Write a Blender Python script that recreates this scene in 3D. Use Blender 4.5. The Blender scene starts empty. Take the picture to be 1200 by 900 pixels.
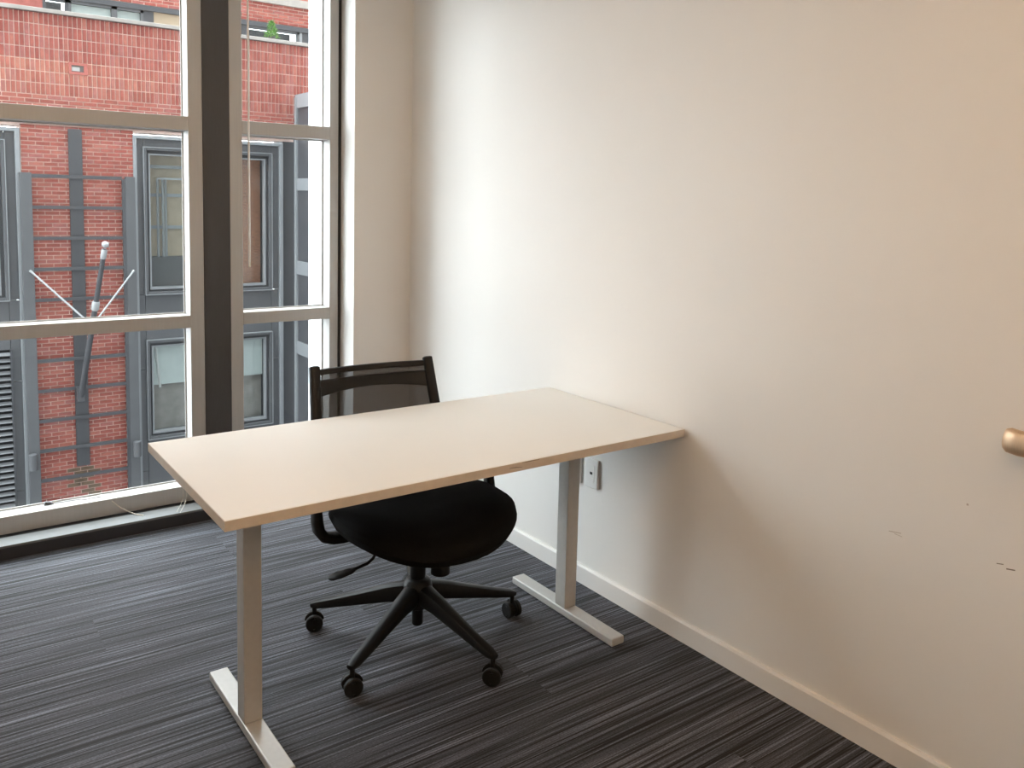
import bpy, bmesh, math, random
from mathutils import Vector, Matrix
random.seed(7)
S = bpy.context.scene
COL = S.collection
# ------------------------------------------------------------------ camera
FPX, YAW, PITCH, ROLL, PCX, PCY = 994.7, 0.6278, -0.0996, 0.0244, 600.0, 332.77
CAM = Vector((-2.1464, -2.402, 1.5033))
fw = Vector((math.sin(YAW)*math.cos(PITCH), math.cos(YAW)*math.cos(PITCH), math.sin(PITCH)))
rt0 = Vector((math.cos(YAW), -math.sin(YAW), 0)); up0 = rt0.cross(fw)
RT = rt0*math.cos(ROLL) + up0*math.sin(ROLL); UP = -rt0*math.sin(ROLL) + up0*math.cos(ROLL)
cd = bpy.data.cameras.new('camera'); cam = bpy.data.objects.new('camera', cd); COL.objects.link(cam)
M = Matrix((RT, UP, -fw)).transposed().to_4x4(); M.translation = CAM
cam.matrix_world = M
cd.sensor_width = 36; cd.lens = FPX*36/1200; cd.shift_y = -(450-PCY)/1200; cd.clip_start = .05; cd.clip_end = 300
S.camera = cam
def at(px, py, ax, v):
    d = fw + RT*((px-PCX)/FPX) - UP*((py-PCY)/FPX)
    return CAM + d*((v-CAM[ax])/d[ax])
def proj(p):
    d = Vector(p)-CAM; w = d.dot(fw)
    return (PCX+FPX*d.dot(RT)/w, PCY-FPX*d.dot(UP)/w)
# ------------------------------------------------------------------ sky, light, exposure
w = bpy.data.worlds.new('overcast_sky'); S.world = w; w.use_nodes = True
bg = w.node_tree.nodes['Background']; bg.inputs[0].default_value = (.88, .95, 1.0, 1); bg.inputs[1].default_value = 8
CEIL_POWER = 8.5; WASH = 25.0
S.view_settings.view_transform = 'Standard'; S.view_settings.look = 'None'
S.view_settings.exposure = 0.55; S.view_settings.gamma = 1.0; S.view_settings.use_curve_mapping = False
# ------------------------------------------------------------------ materials
MATS = {}
def mat(name, col, rough=.5, metal=0, var=0, vscale=8, bump=0, bscale=60, spec=.5, stretch=None, sheen=0):
    m = bpy.data.materials.new(name); m.use_nodes = True; MATS[name] = m
    n = m.node_tree.nodes; l = m.node_tree.links; b = n['Principled BSDF']
    b.inputs['Base Color'].default_value = (*col, 1); b.inputs['Roughness'].default_value = rough
    b.inputs['Metallic'].default_value = metal; b.inputs['Specular IOR Level'].default_value = spec
    if sheen: b.inputs['Sheen Weight'].default_value = sheen
    tc = n.new('ShaderNodeTexCoord'); mp = n.new('ShaderNodeMapping'); l.new(tc.outputs['Object'], mp.inputs[0])
    if stretch: mp.inputs['Scale'].default_value = stretch
    if var:
        t = n.new('ShaderNodeTexNoise'); t.inputs['Scale'].default_value = vscale; t.inputs['Detail'].default_value = 4
        l.new(mp.outputs[0], t.inputs['Vector'])
        r = n.new('ShaderNodeValToRGB'); l.new(t.outputs['Fac'], r.inputs[0])
        r.color_ramp.elements[0].position = .3; r.color_ramp.elements[1].position = .7
        r.color_ramp.elements[0].color = (*[max(0, c*(1-var)) for c in col], 1)
        r.color_ramp.elements[1].color = (*[min(1, c*(1+var)) for c in col], 1)
        l.new(r.outputs[0], b.inputs['Base Color'])
    if bump:
        t = n.new('ShaderNodeTexNoise'); t.inputs['Scale'].default_value = bscale; t.inputs['Detail'].default_value = 3
        l.new(mp.outputs[0], t.inputs['Vector'])
        bp = n.new('ShaderNodeBump'); bp.inputs['Strength'].default_value = bump; bp.inputs['Distance'].default_value = .002
        l.new(t.outputs['Fac'], bp.inputs['Height']); l.new(bp.outputs[0], b.inputs['Normal'])
    return m
wall_m = mat('wall_paint', (.80, .785, .76), .55, var=.012, vscale=2, bump=.06, bscale=220)
base_m = mat('baseboard_paint', (.80, .785, .76), .4, var=.01)
ceil_m = mat('ceiling_paint', (.82, .81, .79), .8, bump=.05, bscale=200)
alu_m = mat('window_aluminium', (.45, .44, .425), .42, metal=.2, var=.03, vscale=4, stretch=(30, 30, 1))
seal_m = mat('black_seal', (.02, .02, .022), .6, var=.1)
mull_m = mat('dark_mullion_paint', (.058, .056, .058), .45, var=.06, vscale=20, stretch=(12, 12, 1))
ledge_m = mat('grey_ledge_top', (0.165, 0.172, 0.172), .4, var=.04)  # ledge top set in a lighter grey than the strip below
vinyl_m = mat('dark_vinyl_base', (.03, .03, .034), .45, var=.1)
top_m = mat('cream_laminate', (.79, .77, .73), .5, var=.012, vscale=3, bump=.02, bscale=300)
edge_m = mat('tan_edge_strip', (0.600, 0.530, 0.450), .45, var=.05, vscale=30)  # desk edges set in a darker tan than the top
steel_m = mat('silver_powdercoat', (.52, .51, .49), .42, metal=.25, var=.03, vscale=60, bump=.03, bscale=500)
fab_m = mat('black_seat_fabric', (0.005, 0.005, 0.005), .85, var=.3, vscale=300, bump=.3, bscale=900, spec=.15)
pla_m = mat('black_plastic', (.008, .0078, .0078), .45, var=.1, vscale=30, spec=.28)
rub_m = mat('black_rubber', (.007, .007, .007), .6, var=.1, spec=.3)
white_pl = mat('white_plastic', (.80, .79, .77), .35, var=.01)
dark_hole = mat('dark_socket_opening', (.02, .02, .02), .7, var=.1)
brass_m = mat('satin_bronze', (.76, .55, .37), .46, metal=.9, var=.05, vscale=40, stretch=(1, 20, 1))
door_m = mat('door_paint', (.72, .70, .67), .45, var=.01)
cord_m = mat('beige_cord', (0.660, 0.620, 0.540), .7, var=.1)
gut_m = mat('white_cladding', (.86, .88, .90), .45, var=.02)
own_m = mat('grey_render', (.22, .215, .21), .8, var=.08, vscale=2)
gm = mat('grey_metal_panel', (0.122, 0.125, 0.132), .5, metal=.1, var=.05, vscale=3)
gd = mat('dark_grey_metal', (0.080, 0.081, 0.088), .5, metal=.1, var=.06, vscale=4)
gl = mat('light_grey_metal', (0.300, 0.312, 0.325), .45, metal=.1, var=.04, vscale=4)
slat_m = mat('louvre_grey', (0.190, 0.195, 0.205), .5, var=.05)
stone_m = mat('pale_stone_coping', (0.400, 0.360, 0.330), .8, var=.12, vscale=6, bump=.1, bscale=40)
mort_m = mat('pale_mortar', (0.840, 0.650, 0.575), .9, var=.12, vscale=5, bump=.1, bscale=80)
bcols = [(0.352, 0.092, 0.07), (0.388, 0.114, 0.088), (0.308, 0.078, 0.06), (0.414, 0.136, 0.102), (0.37, 0.124, 0.106)]
brick_ms = [mat('red_brick_%s' % t, c, .85, var=.16, vscale=11, bump=.25, bscale=50) for t, c in zip(('mid', 'pale', 'deep', 'orange', 'dusty'), bcols)]
moss_ms = mat('mossy_brick', (0.168, 0.110, 0.072), .9, var=.35, vscale=9, bump=.2)
beige_m = mat('beige_panel', (0.440, 0.350, 0.250), .7, var=.1)
brown_m = mat('brown_brick_tone', (0.420, 0.190, 0.110), .8, var=.3, vscale=14, stretch=(1, 1, 4))
cream_w = mat('cream_interior_wall', (0.520, 0.462, 0.394), .8, var=.05)
blind_m = mat('pale_blind', (0.700, 0.750, 0.730), .7, var=.03)
asph_m = mat('asphalt', (.12, .12, .125), .9, var=.2, vscale=4, bump=.2)
green_m = mat('conifer_green', (0.134, 0.278, 0.064), .7, var=.35, vscale=30)
pole_w = mat('pale_pole_metal', (.42, .43, .44), .4, var=.03)
pot_m = mat('dark_pot', (.08, .075, .07), .7, var=.1)
red_m = mat('red_vent_frame', (0.420, 0.110, 0.100), .7, var=.06)
scuff_m = mat('scuff_grey', (.20, .17, .14), .8, var=.2)
faint_m = mat('faint_scuff', (.50, .45, .40), .8, var=.1)
def glass(name, tint, gloss=.9, facmul=1.0):
    m = bpy.data.materials.new(name); m.use_nodes = True
    n = m.node_tree.nodes; l = m.node_tree.links; n.remove(n['Principled BSDF'])
    tr = n.new('ShaderNodeBsdfTransparent'); tr.inputs[0].default_value = (*tint, 1)
    g = n.new('ShaderNodeBsdfGlossy'); g.inputs['Roughness'].default_value = .01; g.inputs[0].default_value = (gloss, gloss, gloss, 1)
    fr = n.new('ShaderNodeFresnel'); ge = n.new('ShaderNodeNewGeometry'); mr = n.new('ShaderNodeMapRange')
    mr.inputs[3].default_value = 1.45; mr.inputs[4].default_value = 1/1.45; l.new(ge.outputs['Backfacing'], mr.inputs[0]); l.new(mr.outputs[0], fr.inputs[0])
    mu = n.new('ShaderNodeMath'); mu.operation = 'MULTIPLY'; mu.inputs[1].default_value = facmul; l.new(fr.outputs[0], mu.inputs[0])
    mx = n.new('ShaderNodeMixShader'); l.new(mu.outputs[0], mx.inputs[0]); l.new(tr.outputs[0], mx.inputs[1]); l.new(g.outputs[0], mx.inputs[2])
    l.new(mx.outputs[0], n['Material Output'].inputs[0]); return m
pane_m = glass('clear_window_glass', (.97, .985, .98), facmul=.4)
far_glass = glass('street_window_glass', (.90, .92, .92), facmul=1.2)
def mesh_fabric():
    m = bpy.data.materials.new('black_mesh_fabric'); m.use_nodes = True
    n = m.node_tree.nodes; l = m.node_tree.links; b = n['Principled BSDF']
    b.inputs['Base Color'].default_value = (.022, .020, .019, 1); b.inputs['Roughness'].default_value = .7
    tc = n.new('ShaderNodeTexCoord'); t = n.new('ShaderNodeTexNoise'); t.inputs['Scale'].default_value = 500; l.new(tc.outputs['Object'], t.inputs['Vector'])
    r = n.new('ShaderNodeMapRange'); l.new(t.outputs['Fac'], r.inputs[0]); r.inputs[1].default_value = .3; r.inputs[2].default_value = .7; r.inputs[3].default_value = .50; r.inputs[4].default_value = .72
    tr = n.new('ShaderNodeBsdfTransparent'); mx = n.new('ShaderNodeMixShader')
    l.new(r.outputs[0], mx.inputs[0]); l.new(tr.outputs[0], mx.inputs[1]); l.new(b.outputs[0], mx.inputs[2]); l.new(mx.outputs[0], n['Material Output'].inputs[0])
    return m
net_m = mesh_fabric()
def carpet():
    m = bpy.data.materials.new('striped_carpet_tile'); m.use_nodes = True
    n = m.node_tree.nodes; l = m.node_tree.links; b = n['Principled BSDF']; b.inputs['Roughness'].default_value = .68
    b.inputs['Specular IOR Level'].default_value = .32; b.inputs['Sheen Weight'].default_value = .15; b.inputs['Sheen Roughness'].default_value = .35
    def mth(op, a, bb=None):
        k = n.new('ShaderNodeMath'); k.operation = op
        for i, v in enumerate((a, bb)):
            if v is None: continue
            if isinstance(v, (int, float)): k.inputs[i].default_value = v
            else: l.new(v, k.inputs[i])
        return k.outputs[0]
    tc = n.new('ShaderNodeTexCoord'); sp = n.new('ShaderNodeSeparateXYZ'); l.new(tc.outputs['Object'], sp.inputs[0])
    x, y = sp.outputs[0], sp.outputs[1]
    row = mth('FLOOR', mth('MULTIPLY', y, 4.0)); colm = mth('FLOOR', mth('ADD', mth('MULTIPLY', x, .45), mth('MULTIPLY', row, .37)))
    cb = n.new('ShaderNodeCombineXYZ'); l.new(row, cb.inputs[0]); l.new(colm, cb.inputs[1])
    wn = n.new('ShaderNodeTexWhiteNoise'); wn.noise_dimensions = '2D'; l.new(cb.outputs[0], wn.inputs['Vector'])
    seed = mth('MULTIPLY', wn.outputs['Value'], 40)
    def streak(sx, sy, detail, off):
        c = n.new('ShaderNodeCombineXYZ'); l.new(mth('ADD', mth('MULTIPLY', x, sx), seed), c.inputs[0]); l.new(mth('MULTIPLY', y, sy), c.inputs[1]); c.inputs[2].default_value = off
        t = n.new('ShaderNodeTexNoise'); t.inputs['Scale'].default_value = 1; t.inputs['Detail'].default_value = detail; t.inputs['Roughness'].default_value = .65
        l.new(c.outputs[0], t.inputs['Vector']); return t.outputs['Fac']
    s1 = streak(1.2, 70, 3, 0); s2 = streak(1.8, 190, 2, 9); s3 = streak(.5, 14, 2, 4); s4 = streak(140, 300, 1, 2)
    v = mth('ADD', mth('ADD', mth('MULTIPLY', s1, .42), mth('MULTIPLY', s2, .50)), mth('ADD', mth('MULTIPLY', s3, .15), mth('MULTIPLY', s4, .20)))
    v = mth('ADD', v, mth('MULTIPLY', wn.outputs['Value'], .025))
    r = n.new('ShaderNodeValToRGB'); l.new(v, r.inputs[0]); e = r.color_ramp.elements
    e[0].position = .53; e[0].color = (.007, .007, .008, 1); e[1].position = .80; e[1].color = (.205, .215, .262, 1)
    k = e.new(.62); k.color = (.036, .037, .045, 1); k = e.new(.69); k.color = (.074, .077, .094, 1)
    s5 = streak(.9, 95, 1, 17)
    mr = n.new('ShaderNodeMapRange'); mr.interpolation_type = 'SMOOTHSTEP'; l.new(s5, mr.inputs[0])
    mr.inputs[1].default_value = .38; mr.inputs[2].default_value = .47; mr.inputs[3].default_value = .06; mr.inputs[4].default_value = 1.12
    mx = n.new('ShaderNodeMix'); mx.data_type = 'RGBA'; mx.blend_type = 'MULTIPLY'; mx.inputs[0].default_value = 1
    l.new(r.outputs[0], mx.inputs[6]); l.new(mr.outputs[0], mx.inputs[7])
    l.new(mx.outputs[2], b.inputs['Base Color'])
    bp = n.new('ShaderNodeBump'); bp.inputs['Strength'].default_value = .6; bp.inputs['Distance'].default_value = .004
    l.new(v, bp.inputs['Height']); l.new(bp.outputs[0], b.inputs['Normal'])
    return m
carpet_m = carpet()
def emit(name, col, st):
    m = bpy.data.materials.new(name); m.use_nodes = True; b = m.node_tree.nodes['Principled BSDF']
    b.inputs['Base Color'].default_value = (.8, .8, .8, 1); b.inputs['Emission Color'].default_value = (*col, 1); b.inputs['Emission Strength'].default_value = st; return m
# ------------------------------------------------------------------ mesh helpers
class MB:
    def __init__(s): s.v = []; s.f = []; s.mi = []
    def add(s, vs, fs, mi=0):
        o = len(s.v); s.v += [tuple(v) for v in vs]; s.f += [tuple(i+o for i in f) for f in fs]; s.mi += [mi]*len(fs); return s
    def box(s, x0, x1, y0, y1, z0, z1, mi=0):
        x0, x1 = sorted((x0, x1)); y0, y1 = sorted((y0, y1)); z0, z1 = sorted((z0, z1))
        return s.add([(x, y, z) for z in (z0, z1) for y in (y0, y1) for x in (x0, x1)],
                     [(0, 2, 3, 1), (4, 5, 7, 6), (0, 1, 5, 4), (2, 6, 7, 3), (0, 4, 6, 2), (1, 3, 7, 5)], mi)
    def tube(s, path, rad, n=12, up=(0, 0, 1), power=2.0, caps=True, mi=0):
        P = [Vector(p) for p in path]; up = Vector(up); rings = []; vs = []
        for i, p in enumerate(P):
            t = (P[min(i+1, len(P)-1)] - P[max(i-1, 0)]).normalized()
            a = t.cross(up)
            if a.length < 1e-4: a = t.cross(Vector((1, 0, 0)))
            a.normalize(); b = a.cross(t)
            r = rad[i] if isinstance(rad, list) else rad
            ra, rb = r if isinstance(r, tuple) else (r, r)
            for k in range(n):
                th = 2*math.pi*(k+.5)/n; c, q = math.cos(th), math.sin(th)
                c = math.copysign(abs(c)**(2/power), c); q = math.copysign(abs(q)**(2/power), q)
                vs.append(p + a*(ra*c) + b*(rb*q))
        fs = []
        for i in range(len(P)-1):
            for k in range(n):
                k2 = (k+1) % n; fs.append((i*n+k, i*n+k2, (i+1)*n+k2, (i+1)*n+k))
        if caps: fs += [tuple(range(n))[::-1], tuple(range((len(P)-1)*n, len(P)*n))]
        return s.add(vs, fs, mi)
    def lathe(s, prof, c=(0, 0, 0), n=24, axis='Z', mi=0):
        vs = []
        for r, h in prof:
            for k in range(n):
                th = 2*math.pi*k/n; a, b = r*math.cos(th), r*math.sin(th)
                p = {'Z': (a, b, h), 'X': (h, a, b), 'Y': (a, h, b)}[axis]
                vs.append((c[0]+p[0], c[1]+p[1], c[2]+p[2]))
        fs = [(i*n+k, i*n+(k+1) % n, (i+1)*n+(k+1) % n, (i+1)*n+k) for i in range(len(prof)-1) for k in range(n)]
        fs += [tuple(range(n))[::-1], tuple(range((len(prof)-1)*n, len(prof)*n))]
        return s.add(vs, fs, mi)
    def mesh(s, name, mats, off=(0, 0, 0), smooth=False):
        me = bpy.data.meshes.new(name); me.from_pydata([(v[0]-off[0], v[1]-off[1], v[2]-off[2]) for v in s.v], [], s.f)
        for m in (mats if isinstance(mats, (list, tuple)) else [mats]): me.materials.append(m)
        me.polygons.foreach_set('material_index', s.mi)
        bm = bmesh.new(); bm.from_mesh(me); bmesh.ops.recalc_face_normals(bm, faces=bm.faces[:]); bm.to_mesh(me); bm.free()
        if smooth:
            me.polygons.foreach_set('use_smooth', [True]*len(me.polygons)); me.set_sharp_from_angle(angle=math.radians(38))
        me.update(); return me
ORG = {}
def tag(o, label=None, cat=None, group=None, kind=None):
    for k, v in (('label', label), ('category', cat), ('group', group), ('kind', kind)):
        if v: o[k] = v
    return o
def thing(name, label=None, cat=None, loc=(0, 0, 0), rz=0, group=None, kind=None):
    o = bpy.data.objects.new(name, None); COL.objects.link(o); o.location = loc; o.rotation_euler[2] = rz; o.empty_display_size = .1
    ORG[o] = tuple(loc) if not rz else (0, 0, 0)
    return tag(o, label, cat, group, kind)
def put(name, mb, mats, parent=None, bevel=0, smooth=False, segs=2, origin=None):
    """one mesh object; vertices in world coordinates (local ones under a rotated thing)"""
    off = ORG[parent] if parent else (origin or (0, 0, 0))
    o = bpy.data.objects.new(name, mb.mesh(name, mats, off, smooth)); COL.objects.link(o)
    if parent: o.parent = parent
    elif origin: o.location = origin
    ORG[o] = off
    if bevel:
        b = o.modifiers.new('bevel', 'BEVEL'); b.width = bevel; b.segments = segs; b.limit_method = 'ANGLE'; b.angle_limit = math.radians(40)
    return o
def bx(*a): return MB().box(*a)
def struct(name, mb, m, label=None, **k):
    o = put(name, mb, m, **k); o['kind'] = 'structure'
    if label: o['label'] = label
    return o
# ------------------------------------------------------------------ room shell
XL, YB, ZC = -2.85, -2.80, 2.78
WF, YG, YR, YO = 1.60, 1.69, 1.703, 1.77           # window front face, glass, outer face
PIER = -.318
struct('floor', bx(XL-.2, .2, YB-.12, 1.62, -.30, 0), carpet_m, 'dark grey carpet with fine streaks running along the window wall')
struct('ceiling', bx(XL-.2, .2, YB-.12, YO, ZC, ZC+.25), ceil_m, 'plain white ceiling above the office')
wr = struct('wall_right', bx(0, .2, YB-.12, YO, 0, ZC), wall_m, 'long white painted wall that the desk end touches')
struct('wall_left', bx(XL-.2, XL, YB-.12, YO, 0, ZC), wall_m, 'white painted side wall across the room from the desk')
struct('wall_window', bx(PIER, 0, 1.456, YO, 0, ZC), wall_m, 'narrow white pier between the window and the long wall')
struct('wall_back', bx(XL, 0, YB-.12, YB, 0, ZC), wall_m, 'plain white wall facing the window')
D0, D1, DH = -1.66, -2.56, 2.10       # door in the long wall, beside the camera
struct('trim_3', MB().box(-.018, 0, D0, D0+.05, 0, DH+.05).box(-.018, 0, D1-.05, D1, 0, DH+.05).box(-.018, 0, D1, D0, DH, DH+.05), door_m, 'painted casing around the door in the long wall', bevel=.003)
bb = MB()
Y0_ = D0+.05
bb.add([(0, Y0_, 0), (-.013, Y0_, 0), (-.013, Y0_, .066), (-.009, Y0_, .074), (0, Y0_, .074), (0, 1.443, 0), (-.013, 1.443, 0), (-.013, 1.443, .066), (-.009, 1.443, .074), (0, 1.443, .074)],
       [(0, 1, 2, 3, 4), (9, 8, 7, 6, 5), (1, 0, 5, 6), (2, 1, 6, 7), (3, 2, 7, 8), (4, 3, 8, 9), (0, 4, 9, 5)])
struct('baseboard_right', bb, base_m, 'white baseboard running along the long white wall')
struct('baseboard_pier', bx(PIER, -.013, 1.443, 1.456, 0, .074), base_m, 'short white baseboard on the pier', bevel=.004)
struct('baseboard_left', bx(XL, XL+.013, YB, 1.456, 0, .074), base_m, 'white baseboard along the side wall', bevel=.004)
# scuffs on the long wall
for y, z, L, H, a in ((-1.228, .636, .035, .0018, -8), (-1.238, .631, .022, .0012, 5), (-1.497, .648, .016, .002, -12), (-1.522, .643, .020, .0028, -10), (-1.41, .77, .005, .005, 0)):
    s_ = bx(-.0006, .0002, -L/2, L/2, -H/2, H/2); o = put('scuff_mark', s_, faint_m if y > -1.45 else scuff_m, wr); o.location = (0, y, z); o.rotation_euler[0] = math.radians(a)
# low ledge under the windows
lb = thing('baseboard_window', 'low dark base with a grey top ledge under the windows', loc=(-1.6, 1.456, 0), kind='structure')
put('base_strip', bx(XL, PIER, 1.458, 1.50, 0, .052), vinyl_m, lb)
put('ledge', bx(XL, PIER, 1.456, 1.556, .050, .060), ledge_m, lb, bevel=.001)
put('recess', bx(XL, PIER, 1.50, 1.64, 0, .048), seal_m, lb)
# ------------------------------------------------------------------ windows
T1, T2, SILL, WT = (1.776, 1.838), (.876, .934), (.056, .131), 2.62
def window(name, x0, xl, xr, x1, label):
    r = thing(name, label, loc=((x0+x1)/2, WF, SILL[0]), kind='structure')
    for a, b in ((x0, xl), (xr, x1)): put('stile', bx(a, b, WF, YR, SILL[0], WT), alu_m, r, bevel=.002)
    for a, b in (SILL, T2, T1, (WT-.06, WT)): put('rail', bx(xl, xr, WF, YR, a, b), alu_m, r, bevel=.002)
    for a, b in ((SILL[1], T2[0]), (T2[1], T1[0]), (T1[1], WT-.06)):
        p = put('pane', bx(xl, xr, YG, YG+.008, a, b), pane_m, r)
        g = MB(); t = .006
        g.box(xl, xl+t, YG-.006, YG, a, b).box(xr-t, xr, YG-.006, YG, a, b).box(xl+t, xr-t, YG-.006, YG, a, a+t).box(xl+t, xr-t, YG-.006, YG, b-t, b)
        put('glazing_bead', g, alu_m, p)
    return r
window('window_1', -2.17, -2.11, -1.067, -1.004, 'wide aluminium framed window of three stacked panes')
window('window_2', -.881, -.822, -.383, -.338, 'narrow aluminium framed window of three stacked panes beside the pier')
struct('trim_1', bx(-1.0035, -.8815, WF-.002, YO, .05, WT), mull_m, 'dark flat mullion between the two windows', bevel=.0015)
struct('trim_2', bx(-.3375, PIER, WF+.012, YO, .05, ZC), seal_m, 'black gap seal between window frame and pier')
struct('wall_window_head', bx(XL, PIER, WF, YO, WT, ZC), wall_m, 'plain white head above the windows')
struct('wall_window_side', bx(XL, -2.17, WF-.144, YO, .0, WT), wall_m, 'white wall beyond the wide window')
# outside of this building
fin = thing('trim_4', 'white clad fin outside the narrow window', loc=(-.3, 1.77, -5), kind='structure')
put('cladding', bx(-.362, -.345, 1.708, 1.772, -5, 26), gut_m, fin)
put('cladding', bx(-.362, -.06, 1.777, 1.845, -5, 26), gut_m, fin, bevel=.004)
put('cladding', bx(-.362, -.06, 1.850, 1.925, -5, 26), gut_m, fin, bevel=.004)
struct('wall_outside_upper', bx(-40, 40, YO-.12, YO+.06, ZC+.25, 38), own_m, 'unseen outside wall above the office, enlarged to block sky light')  # unseen; outside walls run high and wide to shade the brick front
struct('wall_outside_lower', bx(-40, 40, YO-.15, YO+.04, -5, -.01), own_m, 'pale outside wall below the office')
struct('wall_outside_side', bx(-40, XL-.2, YO-.1, YO+.04, 0, ZC+.25), own_m, 'pale outside wall beside the office')
struct('wall_outside_end', bx(.2, 40, YO-.1, YO+.04, 0, ZC+.25), own_m, 'pale outside wall past the pier')
struct('ground', bx(-40, 40, YO+.04, 40, -5.2, -5.0), asph_m, 'grey asphalt street between the buildings')
# ------------------------------------------------------------------ desk
DXL, DXR, DYN, DYF, DZ, DT = -1.5547, -.004, -.470, .276, .74, .027
desk = thing('desk', 'white topped rectangular desk on two silver metal legs', 'desk', ((DXL+DXR)/2, (DYN+DYF)/2, 0))
dt = put('tabletop', bx(DXL+.0015, DXR-.0015, DYN+.0015, DYF-.0015, DZ-DT, DZ), top_m, desk, bevel=.001)
ed = MB()
ed.box(DXL, DXR, DYN, DYN+.0014, DZ-DT+.0008, DZ-.0008).box(DXL, DXR, DYF-.0014, DYF, DZ-DT+.0008, DZ-.0008)
ed.box(DXL, DXL+.0014, DYN+.0014, DYF-.0014, DZ-DT+.0008, DZ-.0008).box(DXR-.0014, DXR, DYN+.0014, DYF-.0014, DZ-DT+.0008, DZ-.0008)
eb = put('edge_strip', ed, edge_m, dt)
sc = MB()
for px0, px1, py0, py1 in ((597, 612, 549, 547.5), (612, 632, 542.5, 538.5)):
    a, b = at(px0, py0, 1, DYN), at(px1, py1, 1, DYN)
    sc.tube([(a.x, DYN-.0002, a.z), ((a.x+b.x)/2, DYN-.0002, (a.z+b.z)/2+.001), (b.x, DYN-.0002, b.z)], [.0006, .0013, .0005], 6)
o = put('scratch', sc, scuff_m, dt); o['label'] = 'brown scratches on the front edge'
for x0, x1, sy in ((-1.420, -1.364, 0), (-.244, -.188, .032)):
    l_ = put('leg', bx(x0+.002, x1-.002, -.183+sy, -.126+sy, .031, DZ-DT-.004), steel_m, desk, bevel=.003)
    put('foot', bx(x0, x1, -.425+sy*.6, .138+sy, .004, .031), steel_m, l_, bevel=.004)
    for gy in (-.37, .11): put('glide', MB().lathe([(.018, .0), (.02, .005)], ((x0+x1)/2, gy, 0), 12), rub_m, l_)
    put('bracket', bx(x0-.002, x1+.002, -.42, .22, DZ-DT-.006, DZ-DT), steel_m, l_)
put('crossbar', MB().box(-1.364, -.24, -.170, -.130, DZ-DT-.034, DZ-DT-.0065), steel_m, desk, bevel=.003)
# ------------------------------------------------------------------ office chair (local: +x right, -y front, z up)
CH = (-.761, .009, 0); CR = math.radians(-3)
ch = thing('office_chair', 'black swivel office chair with a mesh back on five casters behind the desk', 'chair', CH, CR)
def ring_loft(levels, a, b, n=40, p=3.2, yoff=.0, zf=None):
    m = MB(); vs = []
    for sc_, z in levels:
        for k in range(n):
            th = 2*math.pi*k/n; c, q = math.cos(th), math.sin(th)
            x = a*sc_*math.copysign(abs(c)**(2/p), c); y = b*sc_*math.copysign(abs(q)**(2/p), q)
            vs.append((x, y+yoff, z + (zf(x, y) if zf else 0)))
    fs = [(i*n+k, i*n+(k+1) % n, (i+1)*n+(k+1) % n, (i+1)*n+k) for i in range(len(levels)-1) for k in range(n)]
    fs += [tuple(range(n))[::-1], tuple(range((len(levels)-1)*n, len(levels)*n))]
    return m.add(vs, fs)
def droop(x, y): return -.030*max(0, (-y-.08)/.17)**2 + .012*max(0, (y-.1)/.14)**2 + .014*(abs(x)/.25)**2.2
put('seat', ring_loft([(.56, .386), (.80, .394), (.95, .418), (1.0, .446), (.985, .466), (.93, .480), (.80, .489), (.5, .492), (.1, .492)], .304, .278, 48, 2.4, -.036, droop), fab_m, ch, smooth=True)
put('seat_shell', ring_loft([(.30, .368), (.45, .370), (.60, .382), (.70, .394), (.68, .402), (.5, .400)], .300, .27, 40, 2.4, -.036, droop), pla_m, ch, smooth=True)
put('mechanism', MB().tube([(0, -.10, .356), (0, -.05, .350), (0, .10, .350), (0, .17, .360)], [(.06, .018), (.085, .026), (.085, .026), (.05, .016)], 16, power=5), pla_m, ch, smooth=True)
put('tension_knob', MB().lathe([(.028, .236), (.033, .240), (.033, .345), (.025, .368)], (.062, -.045, 0), 20), pla_m, ch, smooth=True)
put('gas_lift', MB().lathe([(.016, .055), (.019, .060), (.019, .19), (.024, .20), (.027, .23), (.027, .335), (.018, .345), (.018, .36)], (0, 0, 0), 24), pla_m, ch, smooth=True)
hub = put('base_hub', MB().lathe([(.033, .118), (.046, .125), (.052, .16), (.050, .195), (.042, .215), (.03, .222)], (0, 0, 0), 30), pla_m, ch, smooth=True)
for k in range(5):
    th = math.radians(-79.8+72*k)-CR; c, q = math.cos(th), math.sin(th)
    P = lambda r, z: (r*c, r*q, z)
    put('base_arm', MB().tube([P(.03, .170), P(.10, .158), P(.20, .131), P(.30, .105), P(.35, .094), P(.377, .088)], [(.030, .036), (.025, .030), (.021, .023), (.018, .017), (.018, .014), (.012, .008)], 12, power=3.4), pla_m, ch, smooth=True)
    cs = bpy.data.objects.new('caster', None)
    sw = th + math.radians((35, 100, -60, 20, 140)[k])
    d = Vector((math.cos(sw), math.sin(sw), 0)); nrm = Vector((-d.y, d.x, 0)); base = Vector(P(.366, 0))
    hood = MB().tube([P(.366, .050), P(.366, .088)], .0085, 10)
    pts = [base + d*(.028*math.cos(a)) + Vector((0, 0, .030+.030*math.sin(a))) for a in [math.radians(x) for x in range(10, 171, 20)]]
    hood.tube(pts, (.0065, .004), 8, up=nrm, power=4)
    hood.tube([base+nrm*.011+Vector((0, 0, .030)), base-nrm*.011+Vector((0, 0, .030))], .024, 16)
    cs = put('caster', hood, pla_m, ch, smooth=True)
    for sg in (-1, 1):
        wh = MB(); ax = nrm*sg; cc = base+Vector((0, 0, .0292))
        wh.tube([cc+ax*.010, cc+ax*.012, cc+ax*.023, cc+ax*.026, cc+ax*.0262, cc+ax*.024], [.026, .0292, .0292, .026, .016, .012], 22)
        put('wheel', wh, rub_m, cs, smooth=True)
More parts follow.
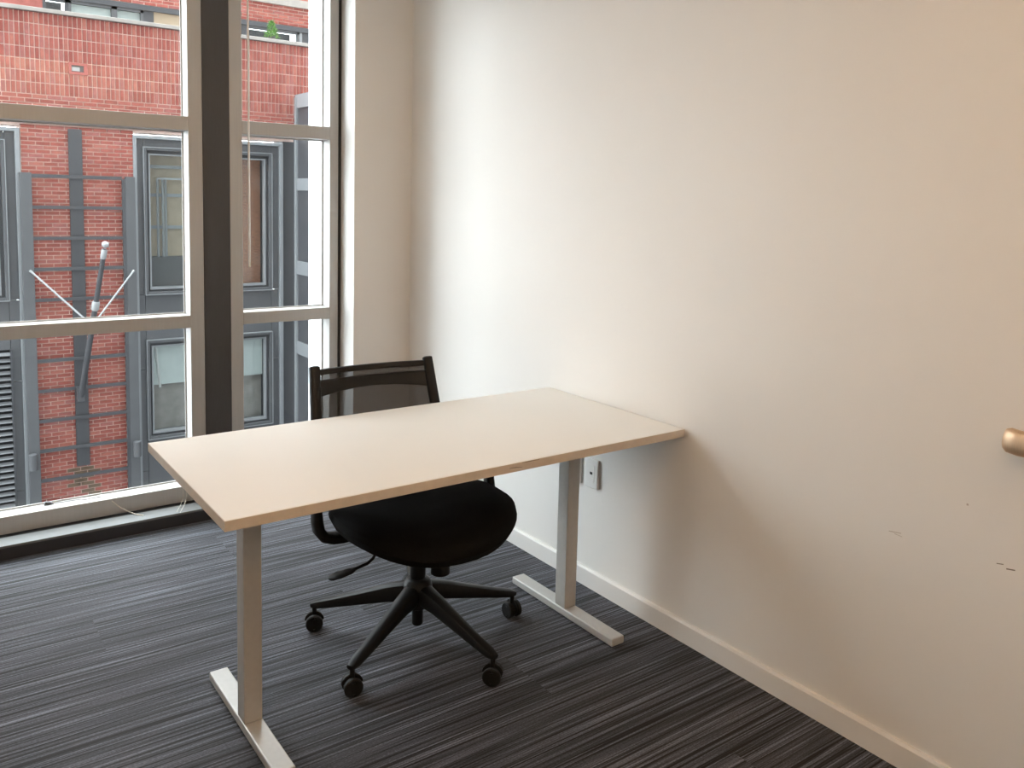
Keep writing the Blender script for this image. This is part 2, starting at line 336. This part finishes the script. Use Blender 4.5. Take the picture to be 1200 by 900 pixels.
# backrest
def bp(x, z):    # back surface: recline and curve (y backward)
    t = (z-.50)/.39
    return (x, .285 + .105*t + .012*math.sin(t*3.1)*0 + .030*(1-(x/.235)**2)*.9, z)
zt, zb = .892, .545
for sg in (-1, 1):
    pth = []; rr = []
    for i in range(9):
        z = zb+(zt-zb)*i/8; p = bp(sg*(.246-.022*i/8), z); pth.append((p[0], p[1]-.004, z)); rr.append((.021-.002*i/8, .0145))
    pth.append((pth[-1][0], pth[-1][1]+.001, zt+.004)); rr.append((.011, .010))
    put('back_post', MB().tube(pth, rr, 14, up=(0, 1, 0), power=3), pla_m, ch, smooth=True)
def rail(z0, z1, dep, bow=0, n=16, wid=.226, dy=0):
    m = MB(); vs = []
    for i in range(n+1):
        x = -wid+2*wid*i/n; b_ = bow*(1-(x/wid)**2)
        for z, d_ in ((z0+b_, -dep), (z1, -dep), (z1, dep), (z0+b_, dep)):
            p = bp(x, z); vs.append((x, p[1]+d_+dy, z))
    fs = [(i*4+k, i*4+(k+1) % 4, i*4+4+(k+1) % 4, i*4+4+k) for i in range(n) for k in range(4)] + [(3, 2, 1, 0), tuple(range(n*4, n*4+4))]
    return m.add(vs, fs)
put('top_rail', rail(.862, .881, .008), pla_m, ch, bevel=.003, smooth=True)
put('back_crossbar', rail(.785, .843, .007, bow=.019), pla_m, ch, bevel=.003, smooth=True)
put('bottom_rail', rail(.545, .580, .008, wid=.242), pla_m, ch, bevel=.003, smooth=True)
nm = MB(); vs = []; nx, nz = 18, 10
for j in range(nz+1):
    z = .565+(.872-.565)*j/nz; wd = .243-.018*j/nz
    for i in range(nx+1):
        x = -wd+2*wd*i/nx; p = bp(x, z); vs.append((x, p[1]+.012, z))
nm.add(vs, [(j*(nx+1)+i, j*(nx+1)+i+1, (j+1)*(nx+1)+i+1, (j+1)*(nx+1)+i) for j in range(nz) for i in range(nx)])
o = put('mesh_panel', nm, net_m, ch, smooth=True); sm = o.modifiers.new('thickness', 'SOLIDIFY'); sm.thickness = .0015
put('back_spine', MB().tube([(0, .12, .362), (0, .24, .366), (0, .31, .40), (0, .335, .47), (0, .338, .57)], [(.045, .012), (.04, .012), (.036, .012), (.034, .012), (.05, .008)], 14, up=(0, 1, .6), power=4), pla_m, ch, smooth=True)
for sg in (-1, 1):
    X = sg*.326; y = .080
    br = MB().tube([(sg*.16, y, .384), (sg*.24, y, .381), (sg*.275, y, .384), (sg*.303, y, .395), (sg*.320, y, .418), (X, y, .45), (sg*.326, y+.002, .48), (sg*.318, y+.006, .56), (sg*.308, y+.012, .64)], [(.014, .030), (.016, .030), (.017, .029), (.018, .028), (.018, .027), (.018, .025), (.016, .023), (.012, .020), (.010, .018)], 14, up=(0, 1, 0), power=3)
    a = put('arm_bracket', br, pla_m, ch, smooth=True)
    put('arm_pad', MB().tube([(sg*.304, -.10, .644), (sg*.304, -.085, .652), (sg*.304, .03, .656), (sg*.304, .13, .656), (sg*.304, .145, .650)], [(.025, .008), (.038, .013), (.042, .014), (.04, .013), (.025, .008)], 16, power=3), rub_m, a, smooth=True)
lv = put('height_lever', MB().tube([(-.07, -.02, .372), (-.145, -.03, .372), (-.165, -.032, .360), (-.18, -.034, .338), (-.20, -.036, .326), (-.25, -.040, .318)], .0052, 10), pla_m, ch, smooth=True)
put('lever_paddle', MB().tube([(-.245, -.040, .319), (-.262, -.041, .317), (-.30, -.043, .313), (-.325, -.045, .310), (-.333, -.045, .309)], [(.008, .006), (.019, .006), (.024, .006), (.018, .005), (.006, .003)], 12, power=2.6), pla_m, lv, smooth=True)
# ------------------------------------------------------------------ wall plates
def plate(yc, zc, label, sockets):
    r = thing('wall_plate', label, 'outlet', (0, yc, zc))
    p = put('cover_plate', bx(-.012, -.0003, yc-.036, yc+.036, zc-.058, zc+.058), white_pl, r, bevel=.003)
    put('insert', bx(-.0135, -.011, yc-.0175, yc+.0175, zc-.034, zc+.034), white_pl, r, bevel=.0008)
    if sockets == 1: put('jack', bx(-.0140, -.0130, yc-.008, yc+.006, zc-.004, zc+.006), dark_hole, r)
    else:
        for dz in (-.018, .018):
            for dy, h in ((-.0065, .008), (.0065, .0065)): put('slot', bx(-.0138, -.0132, yc+dy-.001, yc+dy+.001, zc+dz-h/2, zc+dz+h/2), dark_hole, r)
    for dz in (-.044, .044): put('screw', MB().lathe([(.0032, -.0128), (.0032, -.0118)], (0, yc, zc+dz), 10, 'X'), white_pl, r)
plate(-.012, .458, 'white wall plate with one small data jack under the desk', 1)
plate(.092, .455, 'white power outlet plate partly hidden behind the silver desk leg', 2)
# ------------------------------------------------------------------ door standing open beside the camera, only its lever shows
HZ = .968
dr = thing('door_1', 'white closed door in the long wall with a bronze lever', loc=(0, (D0+D1)/2, 0), kind='structure')
put('leaf', bx(-.010, -.0005, D1+.002, D0-.002, .008, DH-.003), door_m, dr, bevel=.002)
hy = D0-.055
hd = put('handle', MB().tube([(-.010, hy, HZ), (-.03, hy, HZ), (-.060, hy, HZ)], [.012, .012, .013], 16), brass_m, dr, smooth=True)
put('rosette', MB().lathe([(.027, -.0095), (.027, -.017), (.0255, -.019), (.02, -.020)], (0, hy, HZ), 28, 'X'), brass_m, hd, smooth=True)
tip = -1.508
put('lever', MB().tube([(-.056, hy-.014, HZ), (-.057, hy-.008, HZ), (-.057, hy+.04, HZ), (-.055, tip-.03, HZ), (-.050, tip-.008, HZ+.001), (-.046, tip, HZ+.002)], [(.011, .018), (.014, .025), (.015, .028), (.016, .030), (.016, .030), (.012, .026)], 20, power=2.5), brass_m, hd, smooth=True)
# ------------------------------------------------------------------ blind headrail with wand, cords on the sill
hr = thing('roller_blind', 'white blind headrail above the narrow window with a long wand', 'blind', (-.6, 1.55, WT))
put('headrail', bx(-.875, -.345, 1.505, 1.595, 2.56, WT+.03), white_pl, hr, bevel=.004)
wp0, wp1 = at(290, 60, 1, 1.565), at(292.5, 313, 1, 1.565)
wx = wp1.x
wd = put('wand', MB().tube([(wx-.001, 1.565, 2.56), (wx, 1.565, 1.8), (wx, 1.565, wp1.z+.02), (wx, 1.565, wp1.z)], [.0046, .005, .0056, .0056], 10), white_pl, hr, smooth=True)
put('hook', MB().tube([(wx, 1.565, 2.56), (wx, 1.56, 2.575), (wx, 1.55, 2.58)], .002, 6), steel_m, hr)
c0 = [(118, 579.5), (128, 585), (137, 592), (148, 598.5), (160, 602.8), (168, 604)]
pts = [at(c0[0][0], c0[0][1], 2, .1335), at(126, 582.8, 2, .1335)] + [at(132, 588, 1, 1.597)] + [at(142, 595.5, 1, 1.590), at(152, 600, 2, .066), at(160, 602.8, 2, .0625), at(168, 604, 2, .0620)]
tag(put('blind_cord', MB().tube(pts, .0022, 8), cord_m, smooth=True, origin=tuple(pts[-1])), 'loose beige cord hanging from the sill onto the grey ledge', 'cord')
lt = thing('sill_catch', 'small grey metal catch lying on the wide window sill with dark cord', 'catch', tuple(at(57, 591, 2, .1315)))
q = at(57, 591, 2, .1315)
put('catch_body', MB().add([(q.x-.018, q.y-.012, q.z), (q.x+.020, q.y-.012, q.z), (q.x+.020, q.y+.012, q.z), (q.x-.018, q.y+.012, q.z), (q.x-.014, q.y-.008, q.z+.014), (q.x+.006, q.y-.008, q.z+.010), (q.x+.006, q.y+.008, q.z+.010), (q.x-.014, q.y+.008, q.z+.014)],
    [(0, 1, 2, 3), (4, 5, 6, 7), (0, 1, 5, 4), (1, 2, 6, 5), (2, 3, 7, 6), (3, 0, 4, 7)]), gd, lt, bevel=.001)
put('catch_cord', MB().tube([(q.x+.015, q.y, q.z+.002)] + [tuple(at(x, y, 2, .1335)) for x, y in ((72, 588.5), (84, 586.5), (95, 585), (100, 585.5), (106, 584), (112, 583), (118, 582))], .0013, 6), seal_m, lt)
st = MB()
for a, b in (((215, 583), (207, 600)), ((219, 583.5), (211, 601))):
    p0, p1 = at(a[0], a[1], 1, 1.585), at(b[0], b[1], 2, .061)
    st.tube([(p0.x, 1.596, .135), (p0.x, 1.592, .12), tuple(p0), ((p0.x+p1.x)/2, (1.575+p1.y)/2, .07), tuple(p1)], .0009, 6)
tag(put('loose_strings', st, cord_m, origin=tuple(p1)), 'two thin pale strings hanging over the grey ledge by the desk', 'string')
# ------------------------------------------------------------------ ceiling lights
for x, y in ((-2.25, -1.75), (-1.45, .35)):
    r = thing('ceiling_light', 'square flush ceiling light panel ' + ('near the doorway' if y < 0 else 'near the window'), 'ceiling light', (x, y, ZC-.03), group='ceiling light panels')
    f_ = MB()
    for a in ((x-.31, x+.31, y-.31, y-.29), (x-.31, x+.31, y+.29, y+.31), (x-.31, x-.29, y-.29, y+.29), (x+.29, x+.31, y-.29, y+.29)): f_.box(*a, ZC-.03, ZC-.001)
    put('frame', f_, white_pl, r)
    put('diffuser', bx(x-.29, x+.29, y-.29, y+.29, ZC-.024, ZC-.012), emit('warm_diffuser', (1.0, .67, .40), CEIL_POWER*(1.0 if y < 0 else .4)), r)
ww = thing('wall_washer', 'white linear trough light washing the plain back wall', 'wall washer', (-1.4, -2.48, ZC-.20))
put('trough', MB().box(-2.75, -.10, -2.47, -2.45, ZC-.20, ZC-.001).box(-2.75, -.10, -2.58, -2.47, ZC-.02, ZC-.001), white_pl, ww, bevel=.002)
put('diffuser', bx(-2.70, -.15, -2.485, -2.471, ZC-.12, ZC-.05), emit('warm_strip', (1.0, .68, .42), WASH), ww)
# ------------------------------------------------------------------ brick building across the street
F = 13.6
bd = thing('brick_building', 'red brick building with grey metal window bays across the street', 'building', (1.0, F, -5.0))
bw = put('brick_wall', MB().box(-6.5, 4.15, F+.012, F+.5, 2.5, 4.33).box(-.475, 1.245, F+.012, F+.5, -5, 2.53).box(-6.5, -3.2, F+.012, F+.5, -5, 2.5).box(4.15, 11, F+.012, F+.5, 3.2, 4.33), mort_m, bd)
bricks = []           # (x, z, w, h, depth proud, material, plane)
def course_zone(x0, x1, z0, z1, ch_, plane=F):
    n = max(1, round((z1-z0)/ch_)); h = (z1-z0)/n
    for i in range(n):
        z = z0+(i+.5)*h; x = x0 - (.107 if i % 2 else 0)
        while x < x1-.02:
            a, b = max(x+.008, x0+.003), min(x+.207, x1-.003)
            if b-a > .03: bricks.append(((a+b)/2, z, b-a, h-.0165, plane))
            x += .215
def soldier_zone(x0, x1, z0, z1, rows, wdt, plane=F):
    h = (z1-z0)/rows
    n = round((x1-x0)/wdt)
    for i in range(rows):
        for k in range(n):
            x = x0+(k+.5)*(x1-x0)/n
            if .26 < x < .555 and 3.39 < z0+(i+.5)*h < 3.59: continue
            bricks.append((x, z0+(i+.5)*h, wdt-.0165, h-.017, plane))
soldier_zone(-3.4, 5.2, 3.02, 4.335, 7, .0705)
course_zone(-3.4, 5.2, 2.60, 3.02, .0675)
course_zone(-3.4, 4.0, 2.535, 2.602, .0675, F-.03)
course_zone(-.47, 1.24, -4.4, 2.53, .0675)
F2 = F+1.3
u1, u2 = at(283, 22, 1, F2), at(361, 34, 1, F2)
zb2 = (u1.z+u2.z)/2
course_zone(-3.4, 6.5, zb2, zb2+.66, .0675, F2)
def vis(b):
    x, y = proj((b[0], b[4], b[1]))
    x0, y0 = proj((b[0]-b[2]/2, b[4], b[1]-b[3]/2)); x1, y1 = proj((b[0]+b[2]/2, b[4], b[1]+b[3]/2))
    ok = (8 < x < 205 or 297 < x < 350) and 8 < y < 565
    if x < 235 and (112 < y < 160 or 362 < y < 400): ok = False
    if 80 < x < 102 and y > 150: ok = False
    if x > 235 and y > 140: ok = False
    return abs((x1-x0)*(y1-y0)) if ok else 0
bricks.sort(key=vis, reverse=True)
cache = {}; rest = MB()
for i, (x, z, w_, h_, pl) in enumerate(bricks):
    mi = random.choices(range(5), (4, 3, 3, 2, 2))[0]
    mossy = pl == F and z < -3.30 and abs(x-.33) < .16+.25*(-3.3-z)*random.random() and random.random() < .75
    if mossy: mi = 5
    pr_ = random.uniform(-.003, .003)
    if i < 300:
        key = (round(w_, 2), round(h_, 3), mi)
        if key not in cache:
            cache[key] = bx(-w_/2, w_/2, -.004, .03, -h_/2, h_/2).mesh('brick', (brick_ms+[moss_ms])[mi])
        o = bpy.data.objects.new('brick', cache[key]); COL.objects.link(o); o.parent = bw
        o.location = Vector((x, pl+pr_, z))-Vector(ORG[bd])
    else: rest.box(x-w_/2, x+w_/2, pl-.004+pr_, pl+.03, z-h_/2, z+h_/2, mi)
o = put('brickwork', rest, brick_ms+[moss_ms], bw); o['kind'] = 'stuff'
put('lintel_backing', bx(-3.4, 4.1, F-.018, F+.02, 2.53, 2.606), mort_m, bd)
put('coping', bx(-6.5, 11, F-.06, F+.45, 4.335, 4.40), stone_m, bd, bevel=.008)
# upper storey set back behind the parapet
put('upper_wall', bx(-6.5, 11, F2+.012, F2+.4, zb2, zb2+4), mort_m, bd)
uz0 = 4.2
put('upper_lintel', bx(-6.5, 11, F2-.03, F2+.3, zb2-.10, zb2-.005), gd, bd)
put('terrace', bx(-6.5, 11, F+.40, F2+2.2, 3.9, 4.2), stone_m, bd)
put('upper_room', bx(-6.5, 11, F2+1.6, F2+1.7, 4.2, zb2), cream_w, bd)
put('upper_white_ledge', bx(at(293, 0, 1, F2).x, 11, F2-.08, F2+.1, at(325, 6, 1, F2).z, at(325, 0, 1, F2).z+.05), stone_m, bd, bevel=.006)
def uw(a, b, m, y0, y1, name, z0=uz0, z1=None):
    xa, xb = at(a, 15, 1, F2).x, at(b, 15, 1, F2).x
    return put(name, bx(xa, xb, F2+y0, F2+y1, z0, z1 or zb2-.10), m, bd)
uw(-60, 50, brick_ms[4], 0, .2, 'upper_pier'); uw(168, 180, gd, 0, .2, 'upper_post'); uw(180, 282, beige_m, .02, .2, 'upper_panel'); uw(283, 289, gd, 0, .2, 'upper_post'); uw(351, 354, gl, 0, .2, 'upper_post'); uw(354, 420, gd, 0, .2, 'upper_post')
for a, b in ((50, 80), (80, 134), (134, 168), (289, 351)):
    xa, xb = at(a, 15, 1, F2).x, at(b, 15, 1, F2).x
    fr = MB(); t = .05
    for bx_ in ((xa, xa+t, uz0, zb2-.10), (xb-t, xb, uz0, zb2-.10), (xa, xb, zb2-.15, zb2-.10), (xa, xb, uz0, uz0+.06)): fr.box(bx_[0], bx_[1], F2, F2+.08, bx_[2], bx_[3])
    f_ = put('window', fr, gd if a == 50 else gm, bd)
    put('pane', bx(xa+t, xb-t, F2+.03, F2+.04, uz0+.06, zb2-.15), far_glass, f_)
    if a in (80, 134): put('blind', bx(xa+t, xb-t, F2+.07, F2+.08, uz0+.06, zb2-.15), blind_m, f_)
    else: put('blind', bx(xa+t, xb-t, F2+.4, F2+.41, uz0, zb2-.10), gd, f_)  # dark sheet put in to give the look of an unlit interior
# vent box in the soldier bricks
vf = MB()
for a in ((.262, .55, 3.545, 3.585), (.262, .55, 3.392, 3.44), (.262, .305, 3.44, 3.545), (.49, .55, 3.44, 3.545)): vf.box(a[0], a[1], F-.012, F+.03, a[2], a[3])
v_ = put('wall_vent', vf, red_m, bd, bevel=.004)
put('vent_recess', bx(.305, .49, F+.004, F+.03, 3.44, 3.545), gd, v_); put('vent_flap', bx(.31, .43, F-.004, F+.01, 3.452, 3.515), pole_w, v_)
# grey window bays
def bay(x0, x1, lower):
    wdt = x1-x0; G = F+.02
    t1 = put('bay_trim', MB().box(x0, x0+.06, F-.03, F+.12, -5, 2.46).box(x1-.07, x1, F-.03, F+.12, -5, 2.46).box(x0+.06, x1-.07, F-.03, F+.12, 2.40, 2.46), gl, bd, bevel=.006)
    put('bay_backing', bx(x0+.06, x1-.07, F+.42, F+.5, -5, 2.4), gd, bd)
    a, b = x0+.18, x1-.22
    for xs in ((x0+.06, a-.006), (b+.006, x1-.07)):
        for z0, z1 in ((-5, -3.6), (-3.59, -1.72), (-1.71, -.36), (-.35, 2.40)): put('jamb_panel', bx(xs[0], xs[1], G+.03, G+.08, z0, z1), gm, bd)
    put('head_panel', bx(a, b, G+.03, G+.08, 2.265, 2.40), gm, bd)
    put('spandrel_panel', bx(a, b, G+.03, G+.08, -1.175, -.365), gm, bd)
    put('spandrel_panel', bx(a, b, G+.03, G+.08, -5, -3.02 if lower else -3.86), gm, bd)
    def win(z0, z1, kind):
        f1 = MB(); t = .045
        for q_ in ((a, a+t, z0, z1), (b-t, b, z0, z1), (a+t, b-t, z1-t, z1), (a+t, b-t, z0, z0+t)): f1.box(q_[0], q_[1], F-.01, G+.12, q_[2], q_[3])
        wnd = put('window', f1, gm, bd, bevel=.006)
        e = MB()
        for q_ in ((a-.014, a, z0-.014, z1+.014), (b, b+.014, z0-.014, z1+.014), (a, b, z1, z1+.016), (a, b, z0-.016, z0)): e.box(q_[0], q_[1], F-.02, G+.1, q_[2], q_[3])
        put('frame_edge', e, gl, wnd)
        f2 = MB(); a2, b2, z02, z12 = a+.085, b-.10, z0+.08, z1-.10
        for q_ in ((a+t, a2, z0+t, z1-t), (b2, b-t, z0+t, z1-t), (a2, b2, z12, z1-t), (a2, b2, z0+t, z02)): f2.box(q_[0], q_[1], G+.06, G+.14, q_[2], q_[3])
        put('inner_frame', f2, gd, wnd)
        f3 = MB(); t3 = .026
        for q_ in ((a2, a2+t3, z02, z12), (b2-t3, b2, z02, z12), (a2+t3, b2-t3, z12-t3, z12), (a2+t3, b2-t3, z02, z02+t3*1.6)): f3.box(q_[0], q_[1], G+.03, G+.16, q_[2], q_[3])
        put('sash', f3, gl, wnd)
        put('pane', bx(a2+t3, b2-t3, G+.12, G+.128, z02+t3, z12-t3), far_glass, wnd)
        if kind == 'room':
            mid = a+.62*(b-a)
            put('pane_backing', bx(a2, mid, F+.36, F+.40, z02, z12), beige_m, wnd)  # left part: reflected view of the facing building, built as panels and rails
            put('brown_backing', bx(mid, b2, F+.36, F+.40, z02, z12), brown_m, wnd)  # brick-toned panel filling the right part of the glass
            for z in (1.93, 1.42, .84, .28, -.10): put('reflected_rail', bx(a2, mid, F+.30, F+.34, z-.03, z+.03), gl if z > .5 else gd, wnd)
            for x in (.20, .29, .34): put('reflected_upright', MB().tube([(a2+x, F+.28, z02), (a2+x, F+.28, 1.72)], .022, 8), gl, wnd)
            put('reflected_bar', bx(a2+.2, mid, F+.25, F+.28, 1.70, 1.735), pole_w, wnd)
            put('reflected_block', bx(a2, mid, F+.25, F+.32, z02, .30), gd, wnd)
        else:
            put('blind', bx(a2+t3, b2-t3, F+.22, F+.23, z0+.95, z12), blind_m, wnd)
            put('pane_backing', bx(a2, b2, F+.36, F+.40, z02, z12), stone_m, wnd)
            put('blind_edge', MB().tube([(a2+.10, F+.2, z12), (a2+.17, F+.2, z0+.9)], .022, 8), white_pl, wnd)
    win(-.35, 2.25, 'room')
    if lower: win(-3.0, -1.19, 'blind')
    else:
        lo = put('louvre_frame', MB().box(b-.01, b+.02, F-.01, G+.12, -3.86, -1.175).box(a-.02, a+.01, F-.01, G+.12, -3.86, -1.175), gd, bd)
        put('louvre_back', bx(a, b, F+.20, F+.24, -3.86, -1.175), seal_m, bd)
        n = 26; p_ = (3.86-1.19)/n
        for i in range(n):
            z = -1.19-(i+.5)*p_
            put('slat', MB().add([(a, F, z-.026), (b-.01, F, z-.026), (b-.01, F+.05, z+.022), (a, F+.05, z+.022), (a, F+.008, z-.030), (b-.01, F+.008, z-.030), (b-.01, F+.058, z+.018), (a, F+.058, z+.018)],
                [(0, 1, 2, 3), (7, 6, 5, 4), (0, 1, 5, 4), (2, 3, 7, 6), (1, 2, 6, 5), (3, 0, 4, 7)]), slat_m, lo)
bay(1.23, 3.93, True)
bay(-3.19, -.485, False)
# projecting bay at the right of the brick front
BX = 4.17; zt_ = 3.30
put('side_bay_recess', bx(3.935, BX, F+.02, F+.5, -5, zt_), gd, bd)
put('side_bay_post', bx(BX-.01, BX+.05, F-.10, F, -5, zt_+.05), gl, bd, bevel=.005)
put('side_bay_core', bx(BX+.03, 8.5, F-2.2, F-.02, -5, zt_), gd, bd)
for z0, z1 in ((zt_-.16, zt_+.06), (1.57, 1.80), (-.06, .20), (-1.64, -1.39), (-3.3, -3.05)): put('side_bay_rail', bx(BX, BX+.04, F-2.25, F-.06, z0, z1), gl, bd, bevel=.004)
for y in (F-.75, F-1.5, F-2.25): put('side_bay_post', bx(BX, BX+.045, y, y+.06, -5, zt_+.05), gl, bd)
put('side_bay_cap', bx(BX, 8.5, F-2.25, F-.02, zt_+.06, zt_+.10), gl, bd)
# dark flat strip on the brick pier
put('pier_strip', bx(.222, .428, F-.05, F+.02, -3.29, 2.49), gd, bd, bevel=.004)
# ------------------------------------------------------------------ metal trellis in front of the brick pier
FT = F-.15
tx = lambda px, py: at(px, py, 1, FT)
xl0, xl1, xr0, xr1, xr2 = tx(26, 300).x, tx(40, 300).x, tx(145, 300).x, tx(149, 300).x, tx(160, 300).x
ztop = tx(90, 206).z
tr = thing('metal_trellis', 'grey metal trellis with horizontal bars in front of the red brick pier', 'trellis', ((xl0+xr2)/2, FT, -5))
put('post', bx(xl0, xl1, FT+.005, FT+.10, -5, ztop+.03), gm, tr, bevel=.004)
put('post', bx(xr1, xr2, FT+.005, FT+.10, -5, ztop+.01), gm, tr, bevel=.004)
put('edge_post', bx(xr0, xr1, FT+.01, FT+.06, -5, ztop-.03), gd, tr)
for i in range(13):
    z = ztop-.02-i*.5125
    if z > -4.9: put('bar', bx(xl1, xr0, FT+.01, FT+.05, z-.028, z+.028), gd, tr, bevel=.003)
for px, py, s_ in ((39, 542, 'wide louvred'), (161, 526, 'tall grey')):
    c = at(px, py, 1, FT-.10)
    r = thing('wall_light', 'grey cylinder wall light on the trellis post beside the ' + ('louvres' if px < 100 else 'frosted window'), 'wall light', (c.x, FT-.10, c.z-.14), group='cylinder wall lights')
    put('cylinder', MB().lathe([(.055, c.z-.14), (.065, c.z-.135), (.065, c.z+.13), (.055, c.z+.14)], (c.x, FT-.10, 0), 20), gm, r, smooth=True)
    put('bracket', bx(c.x-.02, c.x+.02, FT-.05, FT+.005, c.z-.04, c.z+.04), gd, r)
# ------------------------------------------------------------------ flagpole with stays
b0 = at(95, 465, 1, F-.22); b1 = at(122.5, 292, 1, F-1.05)
fp = thing('flagpole', 'dark angled flagpole with two white stays on the brick pier', 'flagpole', tuple(b0))
dirv = (b1-b0)
put('pole', MB().tube([tuple(b0), tuple(b0+dirv*.5), tuple(b1)], [.052, .045, .038], 12), gd, fp, smooth=True)
put('bracket', bx(b0.x-.06, b0.x+.06, F-.27, F-.142, b0.z-.08, b0.z+.16), gd, fp, bevel=.008)
hp = put('pole_cap', MB().tube([tuple(b0+dirv*t) for t in (.93, .95, .985, 1.0)], [.03, .048, .048, .04], 12), pole_w, fp, smooth=True)
bc = b1+dirv.normalized()*.08
put('finial', MB().lathe([(.056*math.sin(math.pi*k/10)+.001, -.056*math.cos(math.pi*k/10)) for k in range(11)], tuple(bc), 16), pole_w, hp, smooth=True)
t_ = .63; cp = b0+dirv*t_
put('pole_clamp', MB().tube([tuple(b0+dirv*(t_+s)) for s in (-.03, -.02, .02, .03)], [.048, .062, .062, .048], 12), pole_w, fp, smooth=True)
sp_ = b0+dirv*.495
for px in (35, 157):
    e0 = at(px, 317, 1, F-.172)
    put('stay', MB().tube([tuple(e0), tuple(e0+(sp_-e0)*.05), tuple(sp_)], [.022, .016, .016], 8), pole_w, fp, smooth=True)
# ------------------------------------------------------------------ small conifer on the coping
pc = at(318.5, 47, 1, F+.2)
pl_ = thing('potted_conifer', 'small green conifer standing on the stone coping', 'plant', (pc.x, F+.2, 4.40))
put('pot', MB().lathe([(.05, 4.40), (.07, 4.46), (.072, 4.48)], (pc.x, F+.2, 0), 14), pot_m, pl_, smooth=True)
put('stem', MB().tube([(pc.x, F+.2, 4.47), (pc.x, F+.2, 4.72)], [.012, .004], 6), pot_m, pl_)
lf = MB()
for i in range(420):
    t = random.random(); z = 4.45+.32*t; rad = (.135*(1-t)**.8+.012)*math.sqrt(random.random()); th = random.random()*6.283
    c = Vector((pc.x+rad*math.cos(th), F+.2+rad*math.sin(th), z)); d1 = Vector((math.cos(th), math.sin(th), random.uniform(.4, 1.3))).normalized()*.045
    d2 = d1.cross(Vector((random.uniform(-1, 1), random.uniform(-1, 1), 1))).normalized()*.011
    lf.add([c-d2, c+d2, c+d1], [(0, 1, 2)])
put('foliage', lf, green_m, pl_)
